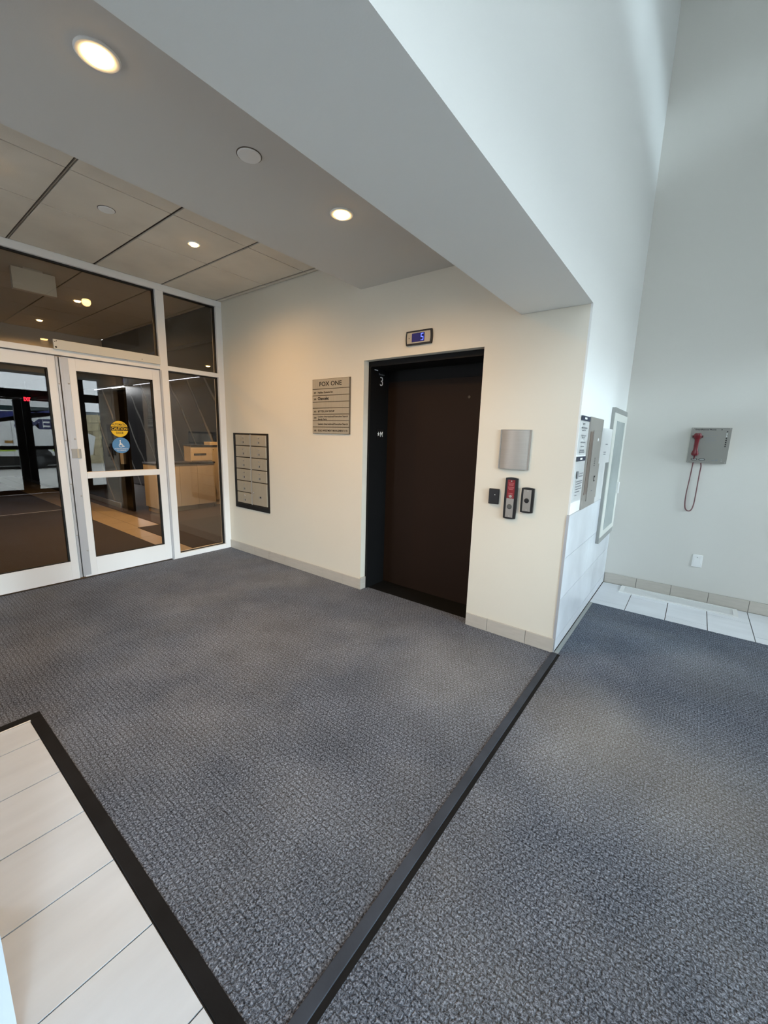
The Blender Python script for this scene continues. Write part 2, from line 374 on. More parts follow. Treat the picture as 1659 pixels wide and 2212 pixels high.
# ------------------------------------------------------------------ glass wall at x = 0
def frame(name, parent, *bx, m=ALU, bev=.002): return B(name, m, parent, *bx, bev=bev)
W1 = struct(frame('window_1', None, (-.05, .05, -5.2, 0, ZT-.065, ZT-.001)))
YM0, YM1 = -.745, -.662
frame('mullion', W1, (-.05, .05, YM0, YM1, 0.0005, ZT-.065))
frame('jamb', W1, (-.05, .05, -.075, -.0005, 0.0005, ZT-.065))
frame('transom_bar', W1, (-.05, .05, -5.2, YM0, 2.120, 2.170)); frame('transom_bar', W1, (-.05, .05, YM1, -.075, 2.118, 2.166))
frame('sill', W1, (-.05, .05, YM1, -.075, 0.0005, .058))
frame('mullion', W1, (-.05, .05, -2.66, -2.58, 0.0005, ZT-.065))
frame('sill', W1, (-.05, .05, -5.2, -2.66, 0.0005, .058))
def pane(parent, y0, y1, z0, z1, g=.014):
    B('gasket', GASKET, parent, (-.012, .02, y0, y1, z1-g, z1), (-.012, .02, y0, y1, z0, z0+.005), (-.012, .02, y0, y0+.005, z0, z1), (-.012, .02, y1-g, y1, z0, z1))
    return B('glass_pane', GL_IN, parent, (-.004, .004, y0+.004, y1-.004, z0+.004, z1-.004))
pane(W1, -2.58, YM0, 2.17, ZT-.065); pane(W1, YM1, -.075, 2.166, ZT-.065); pane(W1, YM1, -.075, .058, 2.118)
pane(W1, -5.2, -2.66, .058, ZT-.065)
op = thing('door_operator', (.05, -1.19, 2.2), 'long flat white door operator cover above the right glass door', 'door operator')
B('cover', OFFWHITE, op, (.051, .075, -1.655, YM0-.002, 2.166, 2.248), bev=.002)
for (y, z, r_) in ((-1.64, 2.182, .008), (-1.645, 2.228, .004), (-1.633, 2.235, .004), (-.93, 2.19, .004)): MB().lathe([(r_, 0), (r_*.75, .002)], (.075, y, z), (1, 0, 0), 10).build('screw', INK, op)

def leaf(name, y0, y1, lw, rw, rail):
    """aluminium leaf: y0..y1, stile widths lw (low y) and rw (high y)"""
    r = struct(frame(name, None, (-.022, .028, y0, y0+lw, .012, 2.112), (-.022, .028, y1-rw, y1, .012, 2.112), (-.022, .028, y0+lw, y1-rw, 2.002, 2.112), (-.022, .028, y0+lw, y1-rw, .012, .196), bev=.0015))
    a, b = y0+lw, y1-rw
    B('gasket', GASKET, r, (-.014, .021, a, b, 1.992, 2.002), (-.014, .021, a, a+.006, .196, 2.002), (-.014, .021, b-.012, b, .196, 2.002), (-.014, .021, a, b, .196, .201))
    B('glass_pane', GL_IN, r, (-.004, .004, a+.004, b-.004, .2, 1.994))
    if rail: frame('push_rail', r, (-.03, .034, a, b, .996, 1.056))
    return r
D2 = leaf('door_2', -1.602, YM0-.004, .105, .072, True)
D1 = leaf('door_1', -2.575, -1.647, .08, .062, False)
# meeting edge, cover plate, bolts, latch
frame('edge_strip', D1, (-.022, .040, -1.647, -1.629, .02, 2.108), m=ALU_D)
frame('edge_seal', D1, (-.015, .018, -1.628, -1.6205, .02, 2.108), m=GASKET, bev=.0)
frame('cover_plate', D2, (.028, .034, -1.614, -1.552, .03, 2.105), m=ALU_D)
frame('edge_strip', D2, (-.02, .036, -1.6195, -1.6025, .02, 2.108), m=ALU_D)
for z in (.28, .83, 1.375, 1.88):
    MB().lathe([(.008, 0), (.0075, .003), (.004, .0045)], (.034, -1.565, z), (1, 0, 0), 14).build('bolt', STEEL, D2, True)
for z in (.45, .95, 1.36, 1.87):
    MB().lathe([(.007, 0), (.0065, .003), (.004, .0045)], (.040, -1.638, z), (1, 0, 0), 14).build('bolt', STEEL, D1, True)
B('latch_plate', STEEL_S, D2, (.034, .039, -1.603, -1.528, 1.195, 1.282), bev=.001)
B('latch_slot', STEEL_D, D2, (.039, .041, -1.561, -1.546, 1.198, 1.279))
frame('hinge_strip', W1, (-.02, .056, YM0-.003, YM0+.012, .01, 2.11), m=ALU_D)
# door stickers
def disc(name, m, parent, o, face, r, d=.001, seg=48, sx=1.):
    q = MB(); q.prism([(sx*r*math.cos(2*math.pi*i/seg), r*math.sin(2*math.pi*i/seg)) for i in range(seg)], basis(o, face), d)
    return q.build(name, m, parent)
s1 = disc('sticker', YELLOW, D2, (.0042, -1.171, 1.480), '+x', .08); s1['label'] = 'round yellow caution sticker on the glass'
B('band', INK, s1, (.0052, .0056, -1.2495, -1.0925, 1.462, 1.503))
text('lettering', 'AUTOMATIC', (.0052, -1.171, 1.514), '+x', .021, INK, s1, align='CENTER', width=.125, bold=.0006)
text('lettering', 'CAUTION', (.0056, -1.171, 1.469), '+x', .028, YELLOW, s1, align='CENTER', width=.140, bold=.0006)
text('lettering', 'DOOR', (.0052, -1.171, 1.430), '+x', .022, INK, s1, align='CENTER', width=.066, bold=.0006)
s2 = disc('sticker', BLUE, D2, (.0042, -1.169, 1.315), '+x', .08); s2['label'] = 'round blue wheelchair sticker on the glass'
q = MB()
Bs = basis((.0052, -1.169, 1.315), '+x')
ring = lambda r, a0, a1, w, cx, cy: [(cx+r*math.cos(math.radians(a0+(a1-a0)*i/14)), cy+r*math.sin(math.radians(a0+(a1-a0)*i/14))) for i in range(15)] + [(cx+(r-w)*math.cos(math.radians(a1+(a0-a1)*i/14)), cy+(r-w)*math.sin(math.radians(a1+(a0-a1)*i/14))) for i in range(15)]
q.prism([(-.006+.0065*math.cos(i*.6283), .046+.0065*math.sin(i*.6283)) for i in range(10)], Bs, .0005)
q.prism([(-.010, .036), (-.003, .037), (-.001, .022), (.011, .022), (.011, .016), (-.001, .016), (-.002, .012), (.014, .010), (.022, -.008), (.030, -.006), (.030, -.013), (.018, -.015), (.009, .002), (-.010, .004)], Bs, .0005)
q.prism(ring(.020, 110, 335, .005, -.002, .0), Bs, .0005)
q.build('wheelchair_symbol', WHITE, s2)
text('lettering', 'ACTIVATE SWITCH', (.0052, -1.169, 1.274), '+x', .013, WHITE, s2, align='CENTER', width=.128)
text('lettering', 'TO OPERATE', (.0052, -1.169, 1.256), '+x', .013, WHITE, s2, align='CENTER', width=.088)

# ------------------------------------------------------------------ elevator
D3 = struct(B('door_3', ELEV, None, (2.300, 3.40, .335, .365, .004, 1.992), bev=.002))
yo = .0652
B('frame_head', BLACKM, D3, (XE0+.001, XE1-.001, yo, .40, 2.087, ZR-.001), (2.30, 3.385, .333, .40, 1.985, 2.087), bev=.001)
jl = B('frame_jamb', BLACKM, D3, (XE0+.001, 2.302, yo, .40, .0005, 2.087), bev=.001)
B('frame_jamb', BLACKM, D3, (3.386, XE1-.001, yo, .40, .0005, 2.087), bev=.001)
B('sill', BLACKM, D3, (2.302, 3.386, .092, .40, -.02, .002))
MB().lathe([(.012, 0), (.012, .003), (.008, .003), (.007, .001), (0, .001)], (3.15, .335, 1.824), (0, -1, 0), 20).build('keyhole', GRID, D3, True)
FX = 2.3022
text('lettering', '3', (FX, .224, 1.942), '+x', .082, WHITE, jl, align='CENTER', width=.045)
text('lettering', 'Elevator', (FX, .224, 2.034), '+x', .018, INKG, jl, align='CENTER', width=.085)
pl = B('floor_plate', BLACKP, jl, (FX, FX+.0015, .168, .270, 1.447, 1.545))
star = []
for i in range(10):
    r = .024 if i % 2 == 0 else .010
    star.append((r*.8*math.sin(i*math.pi/5), r*math.cos(i*math.pi/5)))
MBs = MB(); MBs.prism(star, basis((FX+.0016, .195, 1.500), '+x'), .0006); MBs.build('star_mark', WHITE, jl)
text('lettering', 'M', (FX+.0016, .240, 1.476), '+x', .048, WHITE, jl, align='CENTER', width=.038, bold=.0008)
B('small_label', PAPER, jl, (FX, FX+.001, .118, .168, 2.068, 2.076))
# floor indicator
t = thing('floor_indicator', (2.85, 0, 2.203), 'small wall display above the elevator showing a blue 5', 'elevator display')
q = MB()
def bowed(x0, x1, z0, z1, d, bow, y=0.):
    """plate whose ends bow outward along z edges or x edges"""
    return None
def rounded(cx, cz, w, h, bowx, bowz, n=10):
    p = []
    for i in range(n): a = -1+2*i/n; p.append((cx+a*w/2, cz-h/2-bowz*(1-a*a)))
    for i in range(n): a = -1+2*i/n; p.append((cx+w/2+bowx*(1-a*a), cz+a*h/2))
    for i in range(n): a = 1-2*i/n; p.append((cx+a*w/2, cz+h/2+bowz*(1-a*a)))
    for i in range(n): a = 1-2*i/n; p.append((cx-w/2-bowx*(1-a*a), cz+a*h/2))
    return p
def plate(name, m, parent, cx, cz, w, h, y0, d, bowx=0., bowz=0.):
    q = MB(); q.prism(rounded(cx, cz, w, h, bowx, bowz), basis((0, y0, 0), '-y'), d); return q.build(name, m, parent)
plate('housing', BLACKP, t, 2.851, 2.2585, .236, .108, -.0005, .016, bowx=.006)
plate('face_plate', STEEL_D, t, 2.851, 2.2585, .212, .082, -.0165, .002, bowx=.004)
sc = B('screen', SCREEN, t, (2.789, 2.908, -.0195, -.0185, 2.226, 2.292))
q = MB()
for a in ((2.875, 2.898, 2.281, 2.286), (2.875, 2.880, 2.262, 2.281), (2.875, 2.898, 2.257, 2.262), (2.893, 2.898, 2.238, 2.257), (2.875, 2.898, 2.233, 2.238)):
    q.box(a[0], a[1], -.0206, -.0196, a[2], a[3])
q.build('digit', DIGIT, sc)
MB().lathe([(.004, 0), (.003, .001)], (2.762, -.0186, 2.258), (0, -1, 0), 10).build('screw', INK, t)

# ------------------------------------------------------------------ mailbox unit
mx0, mx1, mz0, mz1 = .203, .886, .563, 1.472
t = thing('mailbox_unit', (.545, 0, mz0), 'recessed steel bank of twelve small mailboxes in a black surround by the glass wall', 'mailbox')
B('surround', BLACKP, t, (mx0, mx0+.045, -.009, -.0005, mz0, mz1), (mx1-.012, mx1, -.009, -.0005, mz0, mz1), (mx0+.045, mx1-.012, -.009, -.0005, mz0, mz0+.052), (mx0+.045, mx1-.012, -.009, -.0005, mz1-.009, mz1))
B('back_frame', mat('mailbox_gap', (58, 50, 40), .5, .3), t, (mx0+.045, mx1-.012, -.006, -.0005, mz0+.052, mz1-.009))
cx = [.262, .552, .567, .860]
B('divider', STEEL, t, (.5535, .5655, -.021, -.006, .628, 1.456), bev=.002)
rz = [1.456, 1.325, 1.188, 1.050, .905, .766, .628]
def mdoor(x0, x1, z0, z1, two=True):
    d = B('door', STEEL_D, t, (x0+.004, x1-.004, -.020, -.006, z0+.005, z1-.005), bev=.003)
    c = (x0+x1)/2 + .015
    if two:
        MB().lathe([(.009, 0), (.009, .008), (.006, .010)], (c, -.020, z0+(z1-z0)*.72), (0, -1, 0), 12).build('lock', STEEL, d, True)
        B('number_plate', STEEL, d, (c-.03, c+.012, -.0215, -.020, z0+(z1-z0)*.22, z0+(z1-z0)*.42))
        B('number_mark', INK, d, (c, c+.010, -.0220, -.0215, z0+(z1-z0)*.25, z0+(z1-z0)*.40))
    else:
        MB().lathe([(.010, 0), (.010, .008), (.006, .010)], (x0+.035, -.020, z0+(z1-z0)*.55), (0, -1, 0), 12).build('lock', STEEL, d, True)
        B('number_plate', STEEL, d, (c-.03, c+.03, -.0215, -.020, z0+(z1-z0)*.33, z0+(z1-z0)*.42))
        B('number_mark', INK, d, (c-.005, c+.022, -.0220, -.0215, z0+(z1-z0)*.35, z0+(z1-z0)*.42))
for k in range(6): mdoor(cx[0], cx[1], rz[k+1], rz[k])
for k in range(4): mdoor(cx[2], cx[3], rz[k+1], rz[k])
mdoor(cx[2], cx[3], rz[6], rz[4], False)

# ------------------------------------------------------------------ directory sign
t = thing('directory_sign', (1.87, 0, 1.49), 'brushed metal tenant directory of stacked rows on the beige wall left of elevator', 'sign')
B('back_plate', mat('sign_gap', (104, 92, 76), .5, .3), t, (1.618, 2.122, -.008, -.0005, 1.490, 2.008), bev=.001)
sz = [2.008, 1.915, 1.854, 1.793, 1.735, 1.676, 1.615, 1.554, 1.490]
rows_ = ['', ('307', 'Haldian Systems Inc', .205, .020), ('205', 'Chancelet', .150, .030), None, ('305', 'BITTTER LAW GROUP', .225, .020), ('304', 'Leaders International Executive Search', .42, .018), (None, 'Leaders International Executive Search', .42, .020), ('202', 'GOLD INVESTMENT MANAGEMENT LTD', .41, .020)]
for k in range(8):
    s = B('strip', STEEL_S if k == 99 else STEEL_D, t, (1.624, 2.112, -.013, -.008, sz[k+1]+.003, sz[k]-.003), bev=.001)
    if k == 0:
        text('lettering', 'FOX ONE', (1.868, -.0132, 1.942), '-y', .040, INK, s, align='CENTER', width=.295, bold=.0008)
    elif rows_[k]:
        n, w_, wd_, h_ = rows_[k]; zc = (sz[k]+sz[k+1])/2 - .010
        if k == 5:
            text('lettering', w_, (1.698, -.0132, zc+.012), '-y', .015, INK, s, width=wd_-.02, bold=.0004); text('lettering', 'Sandy Park', (1.698, -.0132, zc-.014), '-y', .015, INK, s, width=.125, bold=.0004)
        else: text('lettering', w_, (1.698, -.0132, zc), '-y', h_*.9, INK, s, width=min(wd_, .40), bold=.0012 if k == 2 else .0004)
        if n: text('lettering', n, (1.642, -.0132, zc), '-y', .015, INK, s, width=.034, bold=.0004)

# ------------------------------------------------------------------ fittings right of the elevator
t = thing('curved_wall_panel', (3.694, 0, 1.274), 'bowed brushed steel cover panel on the wall right of elevator', 'wall panel')
q = MB(); n = 16; pts = []
for i in range(n+1): a = -1+2*i/n; pts.append((3.694+a*.104, -.006-.020*(1-a*a)))
pts = pts + [(3.798, -.0005), (3.590, -.0005)]
q.prism([(x, y) for x, y in pts], Matrix.Translation((0, 0, 1.280)), .268)
q.build('cover', STEEL, t, True)
B('side_rail', STEEL_S, t, (3.584, 3.591, -.012, -.0005, 1.275, 1.553), bev=.001); B('side_rail', STEEL_S, t, (3.797, 3.804, -.012, -.0005, 1.275, 1.553), bev=.001)
for z0, z1 in ((1.275, 1.2795), (1.5485, 1.553)):
    q = MB(); q.prism(pts, Matrix.Translation((0, 0, z0)), z1-z0); q.build('end_cap', GREYFL, t)
t = thing('card_reader', (3.57, 0, 1.011), 'small plain black card reader left of the red call plate', 'card reader')
B('body', BLACKP, t, (3.532, 3.610, -.018, -.0005, 1.011, 1.125), bev=.004)
MB().lathe([(.003, 0), (.002, .001)], (3.580, -.018, 1.081), (0, -1, 0), 10).build('indicator_light', WHITE, t)
def callplate(loc, z0, z1, x0, x1, label):
    t = thing('call_plate', loc, label, 'call button')
    plate('housing', BLACKP, t, (x0+x1)/2, (z0+z1)/2, x1-x0, z1-z0-.008, -.0005, .018, bowx=.002, bowz=.005)
    return t
t = callplate((3.697, 0, .917), .917, 1.217, 3.654, 3.741, 'tall call plate with red upper half and grey button below')
B('button_plate', STEEL_S, t, (3.670, 3.724, -.021, -.0185, .929, 1.067)); rp = B('fire_plate', REDP, t, (3.670, 3.724, -.021, -.0185, 1.067, 1.200))
q = MB()
for z, w in ((1.178, .040), (1.170, .036), (1.162, .034), (1.148, .044), (1.140, .040), (1.132, .030), (1.104, .032)): q.box(3.697-w/2, 3.697+w/2, -.0216, -.021, z-.0022, z+.0022)
q.build('print_line', mat('pale_red_print', (176, 96, 100), .6), rp)
q = MB(); q.prism(ring(.018, -60, 200, .003, 3.699, 1.083), basis((0, -.021, 0), '-y'), .0008); q.build('arrow_mark', mat('pale_red_print', (176, 96, 100), .6), rp)
MB().lathe([(.010, 0), (.010, .006), (.007, .007)], (3.699, -.021, 1.083), (0, -1, 0), 18).build('key_switch', STEEL, rp, True)
MB().lathe([(.018, 0), (.018, .002), (.015, .004), (.013, .004)], (3.697, -.021, 1.008), (0, -1, 0), 28).build('button', mat('smoky_button', (92, 92, 88), .35, .4), t, True)
for z in (1.192, .937): MB().lathe([(.005, 0), (.004, .002)], (3.698, -.021, z), (0, -1, 0), 12).build('screw', STEEL, t, True)
t = callplate((3.817, 0, .976), .976, 1.156, 3.775, 3.860, 'short grey call plate with one black button near the corner')
B('button_plate', STEEL_S, t, (3.789, 3.844, -.021, -.0185, .989, 1.142))
MB().lathe([(.017, 0), (.017, .002), (.014, .004), (.012, .004)], (3.816, -.021, 1.065), (0, -1, 0), 28).build('button', BLACKP, t, True)
for z in (1.133, .999): MB().lathe([(.005, 0), (.004, .002)], (3.818, -.021, z), (0, -1, 0), 12).build('screw', STEEL, t, True)

# ------------------------------------------------------------------ pier side: intercom, notices, cabinet
t = thing('intercom_panel', (X3, .52, .99), 'brushed steel entry intercom panel above the tiled wainscot', 'intercom')
B('back_plate', STEEL_S, t, (X3+.0005, X3+.012, .285, .745, .998, 1.655), bev=.001)
pn = B('front_panel', STEEL_S, t, (X3+.012, X3+.018, .400, .735, 1.05, 1.565), bev=.001)
B('display_strip', mat('bronze_display', (112, 92, 80), .3, .3), t, (X3+.012, X3+.0145, .305, .395, 1.105, 1.555))
MB().lathe([(.012, 0), (.011, .004), (.006, .006)], (X3+.018, .56, 1.50), (1, 0, 0), 16).build('camera_lens', WHITE, pn, True)
q = MB()
for i in range(5):
    for j in range(3): q.box(X3+.018, X3+.0188, .515+j*.014, .522+j*.014, 1.305+i*.014, 1.311+i*.014)
q.build('speaker_hole', INK, pn)
B('lock_plate', INK, pn, (X3+.018, X3+.020, .575, .615, 1.185, 1.228), bev=.001); B('lock', STEEL, pn, (X3+.020, X3+.0225, .583, .605, 1.195, 1.216))
B('print_mark', INKG, pn, (X3+.018, X3+.0186, .53, .57, 1.112, 1.122))
def notice(y0, y1, z0, z1, label, header=None, lines=(), off=.003, tilt=0.):
    t = thing('notice', (X3, (y0+y1)/2, z0), label, 'notice', None)
    M = Matrix.Translation((X3+off, y0, z0)) @ Matrix.Rotation(-tilt, 4, 'Z')
    q = MB(); w, h = y1-y0, z1-z0; n = 8; P = []
    b = bmesh.new(); g = [[b.verts.new((.003*math.sin(i/n*math.pi)*math.cos(j/n*5), i/n*w, j/n*h)) for j in range(n+1)] for i in range(n+1)]
    for i in range(n):
        for j in range(n): b.faces.new((g[i][j], g[i+1][j], g[i+1][j+1], g[i][j+1]))
    bmesh.ops.solidify(b, geom=b.faces[:], thickness=.0008)
    q._add(b, M); sh = q.build('sheet', PAPER, t)
    if header:
        q = MB(); q.box(.0042, .0050, 0, w, h*header[0], h*header[1], M=M); hd = q.build('header_band', NAVY, sh)
        q = MB(); q.box(.0050, .0054, w*.35, w*.6, h*(header[0]*.7+header[1]*.3), h*(header[0]*.3+header[1]*.7), M=M); q.build('band_mark', PAPER, sh)
    if lines:
        q = MB()
        for (a, c, z, th) in lines: q.box(.0044, .0050, w*a, w*c, h*z-th/2, h*z+th/2, M=M)
        q.build('print_line', INKG, sh)
    return t
notice(.012, .270, 1.395, 1.650, 'white notice with dark top band, uppermost left of the intercom', (.88, 1.), [(.3, .45, .80, .008), (.2, .75, .70, .008), (.3, .6, .64, .006), (.2, .7, .5, .006), (.35, .6, .45, .006), (.22, .7, .33, .006), (.3, .6, .22, .006), (.2, .65, .12, .010), (.15, .7, .07, .008)])
notice(.008, .258, 1.078, 1.385, 'white notice with dark heading, lower one left of the intercom', (.90, 1.), [(.2, .35, .60, .05), (.5, .9, .62, .006), (.5, .9, .56, .006), (.2, .9, .45, .005), (.2, .9, .40, .005), (.2, .8, .34, .005), (.2, .9, .28, .005), (.2, .7, .22, .005), (.2, .4, .15, .005)])
notice(.69, 1.02, 1.318, 1.590, 'plain white leaflet tilted off the wall at the intercom upper right', None, [(.4, .6, .55, .006), (.3, .5, .32, .006), (.3, .5, .26, .006)], off=.019, tilt=.06)
notice(.752, 1.06, .999, 1.318, 'blank white sheet on the wall between intercom and cabinet', None, [], off=.003)
CX1 = 4.126
t = thing('fire_cabinet', (X3, 1.45, .585), 'tall shallow fire equipment cabinet with frosted pane in the corner', 'cabinet')
B('body', GREYFL, t, (X3+.0005, CX1-.003, 1.112, 1.83, .583, 1.777), bev=.001)
for a, b in ((1.735, 1.777), (.583, .635)): B('flange', GREYFL, t, (CX1-.003, CX1, 1.112, 1.83, a, b))
d = B('door', CREAM, t, (CX1-.003, CX1+.004, 1.116, 1.826, .637, 1.682), (CX1-.003, CX1+.004, 1.116, 1.826, 1.682, 1.733), bev=.0008)
B('pane', GL_CAB, d, (CX1+.0035, CX1+.0052, 1.232, 1.70, .690, 1.668))
B('handle', WHITE, d, (CX1+.004, CX1+.022, 1.735, 1.765, .985, 1.10), bev=.004)

# ------------------------------------------------------------------ phone on the far wall
t = thing('rescue_phone', (4.792, Y2, 1.322), 'square steel emergency phone panel with red handset on the far wall', 'telephone')
yf = Y2-.035
B('box', STEEL_D, t, (4.652, 4.934, yf+.003, Y2-.0005, 1.323, 1.637)); fp = B('face_plate', mat('grey_steel_plate', (136, 134, 128), .45, .3), t, (4.650, 4.936, yf, yf+.003, 1.321, 1.639))
text('lettering', 'SmartRescue Phone', (4.678, yf-.0003, 1.617), '-y', .010, INK, fp, width=.150, bold=.0005)
text('lettering', '1', (4.858, yf-.0003, 1.617), '-y', .010, INK, fp, width=.006, bold=.0005)
q = MB()
for z, a, c in ((1.592, .745, .82), (1.572, .745, .845), (1.552, .75, .84), (1.540, .76, .83), (1.527, .76, .842), (1.515, .765, .828), (1.503, .76, .842)): q.box(4+a, 4+c, yf-.0006, yf, z-.0012, z+.0012)
q.build('print_line', INKG, fp)
MB().lathe([(.005, 0), (.0045, .002)], (4.908, yf, 1.606), (0, -1, 0), 12).build('button', INK, fp)
for z in (1.585, 1.567): MB().lathe([(.005, 0), (.0045, .002)], (4.907, yf, z), (0, -1, 0), 12).build('indicator_light', WHITE, fp)
for i in range(5): MB().lathe([(.0055, 0), (.005, .0025)], (4.908, yf, 1.544-.0172*i), (0, -1, 0), 12).build('button', INK, fp)
for x, z in ((4.660, 1.630), (4.926, 1.630), (4.660, 1.330), (4.926, 1.330), (4.90, 1.344), (4.90, 1.356)): MB().lathe([(.004, 0), (.003, .002)], (x, yf, z), (0, -1, 0), 10).build('screw', STEEL, fp)
for x, s in ((4.703, 'IN'), (4.760, 'OUT')):
    q = MB(); q.prism([(.024*math.cos(i*math.pi/12), .011*math.sin(i*math.pi/12)) for i in range(24)], basis((x, yf, 1.352), '-y'), .0015); g = q.build('grommet_badge', INK, fp)
    q = MB(); q.prism([(.019*math.cos(i*math.pi/12), .007*math.sin(i*math.pi/12)) for i in range(24)], basis((x, yf-.0015, 1.352), '-y'), .0004); q.build('badge_face', GREYFL, g)
B('mark', INKG, fp, (4.83, 4.852, yf-.0006, yf, 1.344, 1.350), (4.858, 4.872, yf-.0006, yf, 1.344, 1.358))
# handset: lofted along z
hs = [(1.590, .0, .030), (1.588, .020, .030), (1.580, .027, .032), (1.562, .030, .034), (1.545, .026, .024), (1.530, .0175, .016), (1.50, .016, .015), (1.46, .016, .015), (1.435, .0175, .016), (1.420, .024, .022), (1.405, .028, .031), (1.392, .025, .030), (1.386, .016, .028), (1.385, 0, .026)]
b = bmesh.new(); rowsv = []
for z, w, d_ in hs:
    yc = yf-.030
    rowsv.append([b.verts.new((4.703+max(w, .0005)*math.cos(k*math.pi/8), (yc-.004-.010) + (max(.002, d_*(.9 if math.sin(k*math.pi/8) > 0 else .45) if w > 0 else .002))*math.sin(k*math.pi/8), z)) for k in range(16)])
for a, c in zip(rowsv, rowsv[1:]):
    for k in range(16): b.faces.new((a[k], a[(k+1) % 16], c[(k+1) % 16], c[k]))
b.faces.new(rowsv[0]); b.faces.new(list(reversed(rowsv[-1])))
q = MB(); q._add(b); hset = q.build('handset', RED, t, True)
B('cradle', mat('dark_red_cradle', (84, 14, 24), .5), t, (4.664, 4.676, yf-.028, yf, 1.548, 1.568), (4.730, 4.743, yf-.028, yf, 1.548, 1.568), (4.664, 4.743, yf-.006, yf, 1.548, 1.568), bev=.001)
path = []
key = [(4.703, 1.386), (4.702, 1.352), (4.699, 1.27), (4.694, 1.15), (4.688, 1.03), (4.690, .94), (4.700, .885), (4.722, .864), (4.745, .876), (4.757, .93), (4.760, 1.03), (4.761, 1.15), (4.762, 1.24), (4.764, 1.29), (4.758, 1.32), (4.761, 1.352)]
def crom(P, n):
    out = []
    for i in range(len(P)-1):
        p0, p1, p2, p3 = P[max(i-1, 0)], P[i], P[i+1], P[min(i+2, len(P)-1)]
        for k in range(n):
            s = k/n
            out.append(tuple(.5*((2*p1[d]) + (-p0[d]+p2[d])*s + (2*p0[d]-5*p1[d]+4*p2[d]-p3[d])*s*s + (-p0[d]+3*p1[d]-3*p2[d]+p3[d])*s**3) for d in range(len(p1))))
    out.append(P[-1]); return out
cp = crom(key, 60); pts3 = []; ph = 0.; N_ = len(cp)
for i, (x, z) in enumerate(cp):
    if i: ph += math.hypot(x-cp[i-1][0], z-cp[i-1][1])/.0085*2*math.pi
    u = i/N_; r = .0042
    tx, tz = (cp[min(i+1, N_-1)][0]-cp[max(i-1, 0)][0], cp[min(i+1, N_-1)][1]-cp[max(i-1, 0)][1]); l = math.hypot(tx, tz) or 1
    nx, nz = -tz/l, tx/l
    yb = (yf-.030) if i < 60 else Y2-.014-.012*abs(math.cos(math.pi*u))
    pts3.append((x+nx*r*math.cos(ph), yb+r*math.sin(ph), z+nz*r*math.cos(ph)))
MB().tube(pts3, .0022, 5).build('cord', REDC, t, True)
t = thing('wall_plate', (4.856, Y2, .332), 'blank white wall plate low on the pale wall under the phone', 'wall plate')
B('plate', WHITE, t, (4.818, 4.896, Y2-.007, Y2-.0005, .333, .455), bev=.003); B('insert', WHITE, t, (4.832, 4.882, Y2-.009, Y2-.007, .352, .436), bev=.001)
MB().lathe([(.004, 0), (.003, .001)], (4.855, Y2-.009, .429), (0, -1, 0), 10).build('screw', GREYFL, t)
t = thing('floor_vent', ((VX0+VX1)/2, (VY0+VY1)/2, 0), 'long white floor vent grille set in the tiles along the far wall', 'vent')
fw = .030
B('frame', WHITE, t, (VX0, VX1, VY0, VY0+fw, .0012, .011), (VX0, VX1, VY1-fw, VY1, .0012, .011), (VX0, VX0+.034, VY0+fw, VY1-fw, .0012, .011), (VX1-.034, VX1, VY0+fw, VY1-fw, .0012, .011), bev=.0008)
B('tray', mat('vent_tray_grey', (96, 100, 104), .6), t, (VX0+.034, VX1-.034, VY0+fw, VY1-fw, .0012, .002))  # tray in one even mid grey beneath the slats
nl = 11
for i in range(nl):
    y = VY0+fw+.007+i*(VY1-VY0-2*fw-.014)/(nl-1)
    B('slat', WHITE, t, (VX0+.034, VX1-.034, y-.0026, y+.0026, .002, .0052))

# ------------------------------------------------------------------ downlights
def downlight(loc, label, cat='light', on=True, group=None, r=.068, power=1.0):
    x, y, z = loc
    t = thing('downlight', loc, label, cat, group)
    MB().lathe([(r, 0), (r, -.003), (r*.93, -.007), (r*.80, -.0075), (r*.63, -.004), (r*.63, 0)], loc, (0, 0, 1), 36).build('trim_ring', WHITE, t, True)
    MB().lathe([(r*.62, -.0005), (r*.60, -.010), (r*.5, -.016), (0, -.020)], loc, (0, 0, 1), 32).build('lens', LENS, t, True)
    l = bpy.data.lights.new('lamp', 'SPOT'); l.energy = LAMP_SPOT*power; l.color = WARM; l.spot_size = math.radians(165); l.spot_blend = .9; l.shadow_soft_size = .045
    lo = bpy.data.objects.new('lamp', l); COL.objects.link(lo); lo.parent = t; lo.location = (0, 0, -.035)
    return t
downlight((2.935, -2.181, ZB), 'largest lit warm downlight, on the plain soffit at upper left', power=.42)
downlight((2.930, -.983, ZB), 'lit warm downlight on the plain soffit nearest the elevator')
downlight((1.249, -.952, ZT), 'lit warm downlight in the tiled ceiling before the glass wall', r=.05)
downlight((1.245, -2.165, ZT), 'lit warm downlight in the tiled ceiling at the left frame edge', r=.05, power=.6)
downlight((-1.41, -.99, ZT), 'lit ceiling downlight behind the transom glass, nearest the hanging sign', r=.05, power=2.8)
downlight((-2.97, -1.0, ZT), 'lit ceiling downlight behind the transom glass, farther into the vestibule', r=.05, power=2.8)
downlight((-2.2, 1.076, 2.597), 'small lit downlight seen through the upper side pane', r=.05, power=2.8)
def cover(loc, label, r):
    t = thing('ceiling_cover', loc, label, 'ceiling cover')
    MB().lathe([(r+.004, 0), (r+.004, -.002), (r, -.002), (r, 0)], loc, (0, 0, 1), 40).build('shadow_ring', GRID, t)
    MB().lathe([(r, -.0005), (r, -.004), (r*.94, -.007), (0, -.008)], loc, (0, 0, 1), 40).build('disc', WHITE, t, True)
cover((2.924, -1.585, ZB), 'blank round white cover disc on the plain soffit', .052)
cover((1.241, -1.569, ZT), 'blank round white cover disc in the tiled ceiling', .050)

